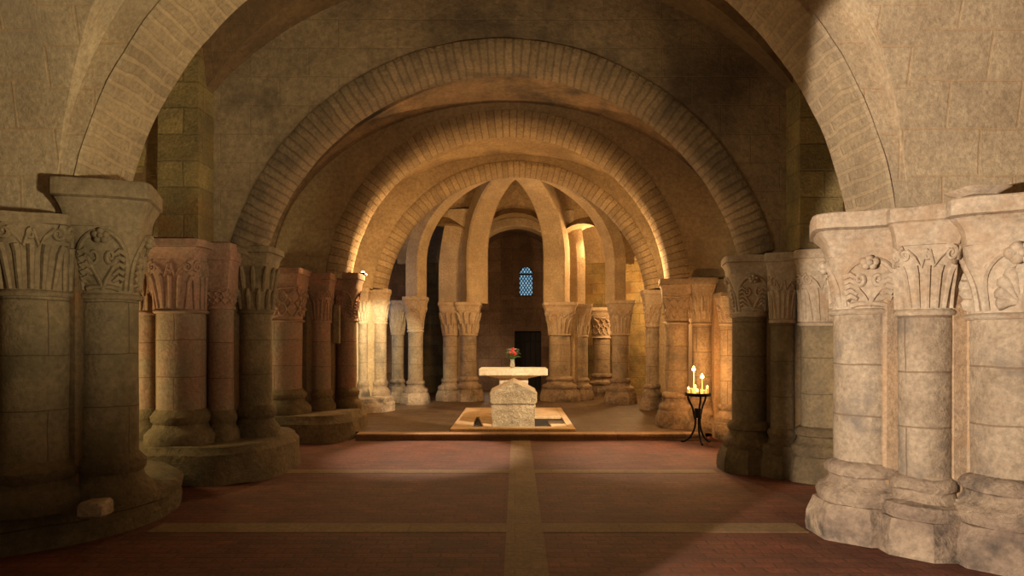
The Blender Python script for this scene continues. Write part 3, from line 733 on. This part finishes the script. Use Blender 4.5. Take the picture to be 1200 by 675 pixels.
# ambulatory: outer wall (curved) and ceiling
ctr = (0.0, 15.3)
def ambx(a, r): return (ctr[0]+r*math.sin(a), ctr[1]+r*math.cos(a))
RW = 5.3
def curved_wall(name, a0, a1, z0, z1, mat, rr=RW, n=24):
    mb = MB(); 
    for r, fl in ((rr, True), (rr+.3, False)):
        mb.loft([[(*ambx(a0+(a1-a0)*i/n, r), z) for i in range(n+1)] for z in (z0, z1)], closed=False, flip=fl)
    for a in (a0, a1):
        mb.quad([(*ambx(a, rr), z0), (*ambx(a, rr+.3), z0), (*ambx(a, rr+.3), z1), (*ambx(a, rr), z1)])
    return struct(name, mb, M[mat], smooth=30)
curved_wall('wall_back_left', -1.75, -1.02, 0, 5.6, 'bluewall')
curved_wall('wall_back', -1.02, -.62, 0, 5.6, 'darkwall')
curved_wall('wall_back', -.62, -.24, 0, 5.6, 'aisle')
curved_wall('wall_back_right', .27, 1.75, 0, 5.6, 'aisle')
AP_ = ((2.55, 5.75), (2.9, 5.45), (3.4, 5.3), (3.65, 5.25), (4.0, 5.15), (4.6, 4.85), (5.1, 4.3), (5.45, 3.6))
for a0, a1, pr in ((-1.8, -.26, AP_), (-.26, .26, AP_[:4]), (.26, 1.8, AP_)):
    mb = MB(); rings = []
    for k in range(25):
        a = a0+(a1-a0)*k/24
        rings.append([(*ambx(a, r), z) for r, z in pr])
    mb.loft(rings, closed=False); struct('ceiling', mb, M['vault'])
# chapel barrel and side walls
mb = MB(); rings = []
for y in (19.45, 20.95):
    rings.append([(-1.36, y, 0)]+[(-1.36*math.cos(PI*k/24), y, 3.5+1.36*math.sin(PI*k/24)) for k in range(25)]+[(1.36, y, 0)])
mb.loft(rings, closed=False); struct('wall_chapel', mb, M['darkwall'])
# axial chapel back wall with door and window
YW = 20.9
dx0, dx1, dz = AX(603, YW), AX(634.5, YW), CAMZ+(HY-388)*YW/F
wx0, wx1, wz0, wz1 = AX(608.5, YW), AX(624.5, YW), CAMZ+(HY-346)*YW/F, CAMZ+(HY-312)*YW/F
wr = (wx1-wx0)/2; wzs = wz1-wr
mb = MB()
def fr(x0, x1, z0, z1): mb.box(x0, x1, YW, YW+.45, z0, z1)
fr(-2.2, dx0, 0, wz0); fr(dx1, 2.4, 0, wz0); fr(dx0, dx1, dz, wz0)
fr(-2.2, wx0, wz0, 5.6); fr(wx1, 2.4, wz0, 5.6)
n = 12
for i in range(n):                               # round-headed window opening
    t0, t1 = PI*i/n, PI*(i+1)/n; xc = (wx0+wx1)/2
    a, b = (xc-wr*math.cos(t0), wzs+wr*math.sin(t0)), (xc-wr*math.cos(t1), wzs+wr*math.sin(t1))
    mb.loft([[(a[0],YW,a[1]),(b[0],YW,b[1]),(b[0],YW+.45,b[1]),(a[0],YW+.45,a[1])], [(a[0],YW,5.6),(b[0],YW,5.6),(b[0],YW+.45,5.6),(a[0],YW+.45,5.6)]], cap0=True, cap1=True)
struct('wall_front', mb, M['darkwall'], smooth=0)
mb = MB(); mb.box(-2.2, 2.4, YW-.012, YW, 2.48, 2.56); struct('trim_5', mb, M['darkwall'], smooth=0)
win = thing('window_1', None, None, ((wx0+wx1)/2, YW+.2, wz0)); win['kind'] = 'structure'
mb = MB(); xc = (wx0+wx1)/2
pts = [(wx0,YW+.2,wz0),(wx1,YW+.2,wz0)]+[(xc+wr*math.cos(PI*i/16),YW+.2,wzs+wr*math.sin(PI*i/16)) for i in range(17)]
mb.quad(pts); mb.quad([(x, y+.01, z) for x, y, z in pts][::-1]); mb.build('window_pane', M['glass'], win, smooth=0)
mb = MB(); W2 = wx1-wx0
for k in range(-8, 14):                          # diagonal leading
    for sgn in (1, -1):
        pa = None; path = []
        for j in range(41):
            x = wx0+W2*j/40; z = wz0+k*.14+(x-wx0)*1.5*sgn+(0 if sgn > 0 else .35)
            top = wzs+math.sqrt(max(0, wr*wr-(x-xc)**2))
            if wz0 < z < top: path.append((x, YW+.19, z))
        if len(path) > 2: mb.tube([path[0], path[-1]], .017, 4)
mb.tube([(wx0, YW+.18, wzs-.02), (wx1, YW+.18, wzs-.02)], .028, 6)
mb.tube([(x, YW+.185, z) for x, y, z in pts]+[(wx0, YW+.185, wz0)], .014, 5)
mb.build('window_leading', M['lead'], win, smooth=0)
dr = thing('door_1', None, None, ((dx0+dx1)/2, YW+.3, UZ)); dr['kind'] = 'structure'
mb = MB(); nb = 5
for i in range(nb): mb.box(dx0+(dx1-dx0)*i/nb+.004, dx0+(dx1-dx0)*(i+1)/nb-.004, YW+.3, YW+.34, 0, dz, bev=.004)
mb.box(dx0-.02, dx1+.02, YW+.34, YW+.37, 0, dz+.02); mb.build('door_leaf', M['wood'], dr, smooth=0)
mb = MB(); mb.box(dx0, dx1, YW+.27, YW+.3, dz-.35, dz-.29); mb.box(dx0, dx1, YW+.27, YW+.3, .5, .56); mb.build('door_strap', M['iron'], dr, smooth=0)
# round arch spanning the chapel mouth
mb = MB(); rings = []; cz_, R_ = 3.50, 1.30
for i in range(61):
    t = -PI/2+PI*i/60
    rings.append([(.0+r*math.sin(t)*1.0, y, cz_+r*math.cos(t)) for y, r in ((18.9, R_+.22), (18.9, R_+.02), (18.92, R_), (19.5, R_), (19.52, R_+.22))])
mb.loft(rings, closed=False)
for sx in (-1, 1):
    mb.box(min(sx*R_, sx*(R_+.5)), max(sx*R_, sx*(R_+.5)), 18.92, 19.5, UZ, cz_+.02)
for i in range(40):
    t0, t1 = -PI/2+PI*i/40, -PI/2+PI*(i+1)/40; Ro = R_+.2
    q = [(Ro*math.sin(t0), 18.93, cz_+Ro*math.cos(t0)), (Ro*math.sin(t1), 18.93, cz_+Ro*math.cos(t1)), (Ro*math.sin(t1)*1.3, 18.93, 5.6), (Ro*math.sin(t0)*1.3, 18.93, 5.6)]
    mb.quad(q, [(p_[0], p_[2]) for p_ in q])
tag(mb.build('chapel_arch', M['wall'], origin=(0, 19.2, UZ), smooth=35), 'pale round arch at the mouth of the dark chapel with the blue window', 'arch')

# ------------------------------------------------------------------ platform, tomb, altar, vase
pt = thing('altar_platform', 'pale stone frame set into the dark sanctuary floor around the tomb and altar', 'platform', (-.05, 13.1, UZ))
d0, d1 = 11.33, 15.0
X0, X1 = AX(527, d0), AX(675, d0)
zt = UZ+.045
ix0, ix1, iy0, iy1 = -.76, .87, 11.66, 13.2
mb = MB()
mb.box(X0, X1, d0, iy0, UZ-.02, zt, bev=.008)                  # front slab
mb.build('front_slab', M['slab'], pt, smooth=0)
mb = MB(); mb.box(X0, ix0, iy0, d1, UZ-.02, zt, bev=.008); mb.build('side_slab', M['slab'], pt, smooth=0)
mb = MB(); mb.box(ix1, X1, iy0, d1, UZ-.02, zt, bev=.008); mb.build('side_slab', M['slab'], pt, smooth=0)
mb = MB(); mb.box(ix0, ix1, iy1+.0, d1, UZ-.02, zt, bev=.008); mb.build('back_slab', M['slab'], pt, smooth=0)
mb = MB()
mb.loft([[(-.555, iy0, z), (-.43, iy0, z), (-.43, iy1, z), (-.72, iy1, z)] for z in (UZ-.02, zt-.001)], cap0=True, cap1=True)
mb.build('inner_slab', M['slab'], pt, smooth=0)
mb = MB(); mb.box(.60, ix1, iy0, iy0+.42, UZ-.02, zt-.003, bev=.006); mb.build('corner_slab', M['slab'], pt, smooth=0)
mb = MB(); mb.box(ix0, ix1, iy0, iy1, UZ+.0005, UZ+.003); mb.build('recess_floor', M['wood'], pt, smooth=0)
mb = MB(); mb.box(.58, ix1, iy0+.50, iy0+1.1, UZ, UZ+.02, bev=.005); mb.build('grey_slab', M['tile_dark'], pt, smooth=0)

tb = thing('stone_tomb', 'rough pale stone tomb with gabled lid standing in front of the altar', 'tomb', (AX(601.5, 12.0), 12.6, UZ))
xc = AX(601.5, 12.0); T0_, T1_ = 11.95, 13.12
def tap(mb, z0, z1, w0, w1, ya, yb, n=14, k=10, m=10):
    rings = []
    for j in range(k+1):
        z = z0+(z1-z0)*j/k; w_ = w0+(w1-w0)*j/k; r = []
        for i in range(n): r.append((xc-w_+2*w_*i/n, ya, z))
        for i in range(m): r.append((xc+w_, ya+(yb-ya)*i/m, z))
        for i in range(n): r.append((xc+w_-2*w_*i/n, yb, z))
        for i in range(m): r.append((xc-w_, yb-(yb-ya)*i/m, z))
        rings.append(r)
    mb.loft(rings, cap0=True, cap1=True)
mb = MB(); tap(mb, UZ, .50, .375, .385, T0_+.02, T1_-.03); mb.rough(.004, 6, 1); mb.rough(.006, 24, 2); mb.build('chest', M['tomb'], tb, smooth=25)
mb = MB(); rings = []
ev, eb, ap = .70, .505, .905
prof = [(-.385, eb)]+[(-.385+.77*i/12, eb) for i in range(1, 12)]+[(.385, eb), (.415, eb+.03), (.42, ev-.02), (.41, ev)]+[(.41-.41*i/8, ev+(ap-ev)*i/8) for i in range(1, 9)]+[(-.41*i/8, ap-(ap-ev)*i/8) for i in range(1, 9)]+[(-.42, ev-.02), (-.415, eb+.03)]
ys = [T0_, T0_+.02]+[T0_+.02+(T1_-T0_-.04)*i/10 for i in range(1, 11)]+[T1_]
for j, y in enumerate(ys):
    s = .97 if j in (0, len(ys)-1) else 1
    rings.append([(xc+x*s, y, eb+(z-eb)*s) for x, z in prof])
mb.loft(rings, cap0=True, cap1=True, flip=True); mb.rough(.005, 6, 3); mb.rough(.005, 20, 4)
mb.build('gabled_lid', M['tomb'], tb, smooth=20)

al = thing('altar', 'white stone altar table with broad slab top behind the tomb', 'altar', (AX(601.5, 13.6), 13.9, UZ))
xa, xb = AX(561, 13.5), AX(642, 13.5); ya, yb = 13.5, 14.35; zt_ = CAMZ-(432-HY)*13.5/F
mb = MB(); mb.box(xa, xb, ya, yb, zt_-.14, zt_, bev=.012); mb.build('table_slab', M['white'], al, smooth=0)
mb = MB()
def rr(z, i, j): return [(xa+i, ya+j, z), (xb-i, ya+j, z), (xb-i, yb-j, z), (xa+i, yb-j, z)]
mb.loft([rr(zt_-.205, .40, .2), rr(zt_-.14, .12, .06)], cap0=True, cap1=True); mb.build('table_neck', M['white'], al, smooth=0)
mb = MB(); mb.box(AX(585, 13.7), AX(619, 13.7), ya+.2, yb-.2, UZ, zt_-.205, bev=.01); mb.build('pedestal', M['white'], al, smooth=0)

vx, vy, vz = AX(600.5, 13.85), 13.85, zt_
vs = thing('flower_vase', 'small glass vase of red flowers and green leaves on the altar table', 'vase', (vx, vy, vz))
mb = MB(); vp = [(0,.035),(.02,.045),(.07,.052),(.11,.043),(.15,.034),(.17,.042)]
mb.loft([ring(vx, vy, vz+z, r, 20) for z, r in vp]+[ring(vx, vy, vz+z, r-.006, 20) for z, r in vp[::-1]], cap0=True, cap1=True); mb.build('vase', M['glassy'], vs)
mb = MB(); rnd = random.Random(3)
for i in range(11):
    a = 2*PI*i/11; e = Vector((vx+.10*math.cos(a), vy+.08*math.sin(a), vz+.24+.06*rnd.random()))
    mb.tube([(vx, vy, vz+.03), (vx+.02*math.cos(a), vy+.02*math.sin(a), vz+.17), e], .005, 5)
mb.build('stem', M['leaf'], vs)
def leaf(mb, c, d, L, W):
    c = Vector(c); d = Vector(d).normalized(); s = d.cross(Vector((0,0,1))).normalized()
    up = s.cross(d)
    rr_ = []
    for i in range(7):
        f = i/6; wv = W*math.sin(PI*min(.98, f+.02))+.001; q = c+d*L*f-Vector((0,0,1))*L*.4*f*f
        rr_.append([q+s*wv, q+up*.004, q-s*wv, q-up*.004])
    mb.loft(rr_, cap0=True, cap1=True)
mb = MB()
for i in range(34):
    a = rnd.random()*2*PI; z = .17+rnd.random()*.20
    leaf(mb, (vx+.03*math.cos(a), vy+.03*math.sin(a), vz+z), (math.cos(a), math.sin(a), .3+rnd.random()*.6), .11+rnd.random()*.07, .028)
mb.build('foliage', M['leaf'], vs)
for k, (ox, oz, rr0, mt) in enumerate(((.0, .33, .045, 'petal'), (-.045, .30, .03, 'petal_pink'), (.05, .29, .034, 'petal'), (.012, .385, .028, 'petal'))):
    mb = MB(); c = Vector((vx+ox, vy-.03, vz+oz))
    for j in range(9):
        a = 2*PI*j/9; mb.ball(c+Vector((math.cos(a)*rr0*.6, -.005, math.sin(a)*rr0*.6)), rr0*.5, 7, 5)
    mb.ball(c+Vector((0, -.015, 0)), rr0*.55, 8, 6)
    mb.build('flower_head', M[mt], vs)

# ------------------------------------------------------------------ candle stand and candles
cd = 10.72; cx = AX(818, cd); tz = CAMZ-(462.5-HY)*cd/F
cs = thing('candle_stand', 'black iron candle stand at the foot of the third right pier', 'candle stand', (cx, cd, 0))
mb = MB(); tr = AX(833, cd)-cx
mb.loft([ring(cx, cd, tz+z, r, 36) for z, r in ((-.02, tr*.5), (-.018, tr*.97), (.0, tr), (.03, tr*1.01), (.03, tr*.97), (.002, tr*.95))], cap0=True, cap1=True); mb.build('tray', M['iron'], cs)
for k in range(3):
    a = 2*PI*k/3+.5; c, s = math.cos(a), math.sin(a)
    path = [(cx+c*r, cd+s*r, z) for r, z in ((tr*.82, tz-.015), (tr*.74, tz-.09), (tr*.45, tz-.2), (.05, tz-.38), (.04, .42), (.05, .25), (.12, .10), (.22, .02), (.27, .02))]
    mb = MB()
    # smooth the rod
    pv = [Vector(q) for q in path]; sm = []
    for i in range(len(pv)-1):
        p0, p1, p2, p3 = pv[max(i-1,0)], pv[i], pv[i+1], pv[min(i+2, len(pv)-1)]
        for j in range(5):
            t = j/5; sm.append(.5*((2*p1)+(-p0+p2)*t+(2*p0-5*p1+4*p2-p3)*t*t+(-p0+3*p1-3*p2+p3)*t**3))
    sm.append(pv[-1]); mb.tube(sm, .016, 8); mb.build('leg', M['iron'], cs)
mb = MB(); mb.tube([(cx, cd, .40), (cx, cd, .55)], .055, 14); mb.build('collar', M['iron'], cs)
def candle(name, label, x, y, z0, h, r, lit, group=None, e=1.2):
    c = thing(name, label, 'candle', (x, y, z0), group)
    mb = MB(); mb.loft([ring(x, y, z0+z, q, 14) for z, q in ((0, r), (h*.97, r), (h, r*.8))], cap0=True, cap1=True); mb.build('wax', M['wax'], c)
    mb = MB(); mb.tube([(x, y, z0+h-.002), (x, y, z0+h+.012)], .0025, 5); mb.build('wick', M['iron'], c)
    if lit:
        fh = lit; mb = MB()
        pr = [(0, .15), (.12, .7), (.3, 1.0), (.5, .8), (.75, .35), (1, .03)]
        mb.loft([ring(x, y, z0+h+.008+fh*f, fh*.36*q, 10) for f, q in pr], cap0=True, cap1=True); mb.build('flame', M['flame'], c)
        l = bpy.data.lights.new('flame_light', 'POINT'); l.energy = e; l.color = (1, .50, .17); l.shadow_soft_size = .03
        lo = bpy.data.objects.new('flame_light', l); COL.objects.link(lo); lo.location = (x, y-.0, z0+h+.05+fh)
z0 = tz+.004
for px, py, lab in ((813.5, 432, 'taller slim lit taper candle, left of the two on the iron stand'), (822, 440.5, 'shorter slim lit taper candle, right of the two on the iron stand')):
    x = AX(px, cd); zf = CAMZ-(py-HY)*cd/F
    candle('taper_candle', lab, x, cd+(.03 if px < 815 else -.04), z0, zf-z0-.05, .008, .085, None, 30)
k = 0
for i in range(9):
    a = 2*PI*i/9+.2; rr_ = tr*.72
    candle('votive_candle', 'small squat cream votive candle glowing on the iron candle tray', cx+rr_*math.cos(a), cd+rr_*math.sin(a), z0, .05+.025*((i*7) % 3), .024, .04 if i % 2 == 0 else 0, 'votive candles on the candle tray', 1.0)

# ------------------------------------------------------------------ small things
c = atp(1142, 222, 4.85)
lt = thing('stone_tray', 'shallow pale tray lying on top of the carved capital at the right edge', 'tray', (c.x, 4.85, 2.62))
mb = MB()
mb.loft([sq_ring(c.x, 4.82, 2.622+z, r, 7, 40) for z, r in ((0, .10), (.010, .11), (.035, .155), (.045, .16), (.045, .148), (.028, .13))], cap0=True, cap1=True)
mb.build('tray_body', M['carve'], lt)
# lamp sitting on the abacus of the left third pier
c = atp(424, 321, 12.2)
sl = thing('spot_lamp', 'small glowing lamp on top of the third left pier, by the lit arch', 'lamp', (-2.74, 12.2, 2.78))
mb = MB(); mb.box(-2.80, -2.68, 12.12, 12.30, 2.78, 2.82, bev=.008); mb.build('lamp_housing', M['iron'], sl, smooth=0)
mb = MB(); mb.loft([ring(-2.74, 12.2, 2.82+z, r, 14) for z, r in ((0, .035), (.02, .03), (.035, .012))], cap0=True, cap1=True); mb.build('lamp_glass', M['lamp'], sl)
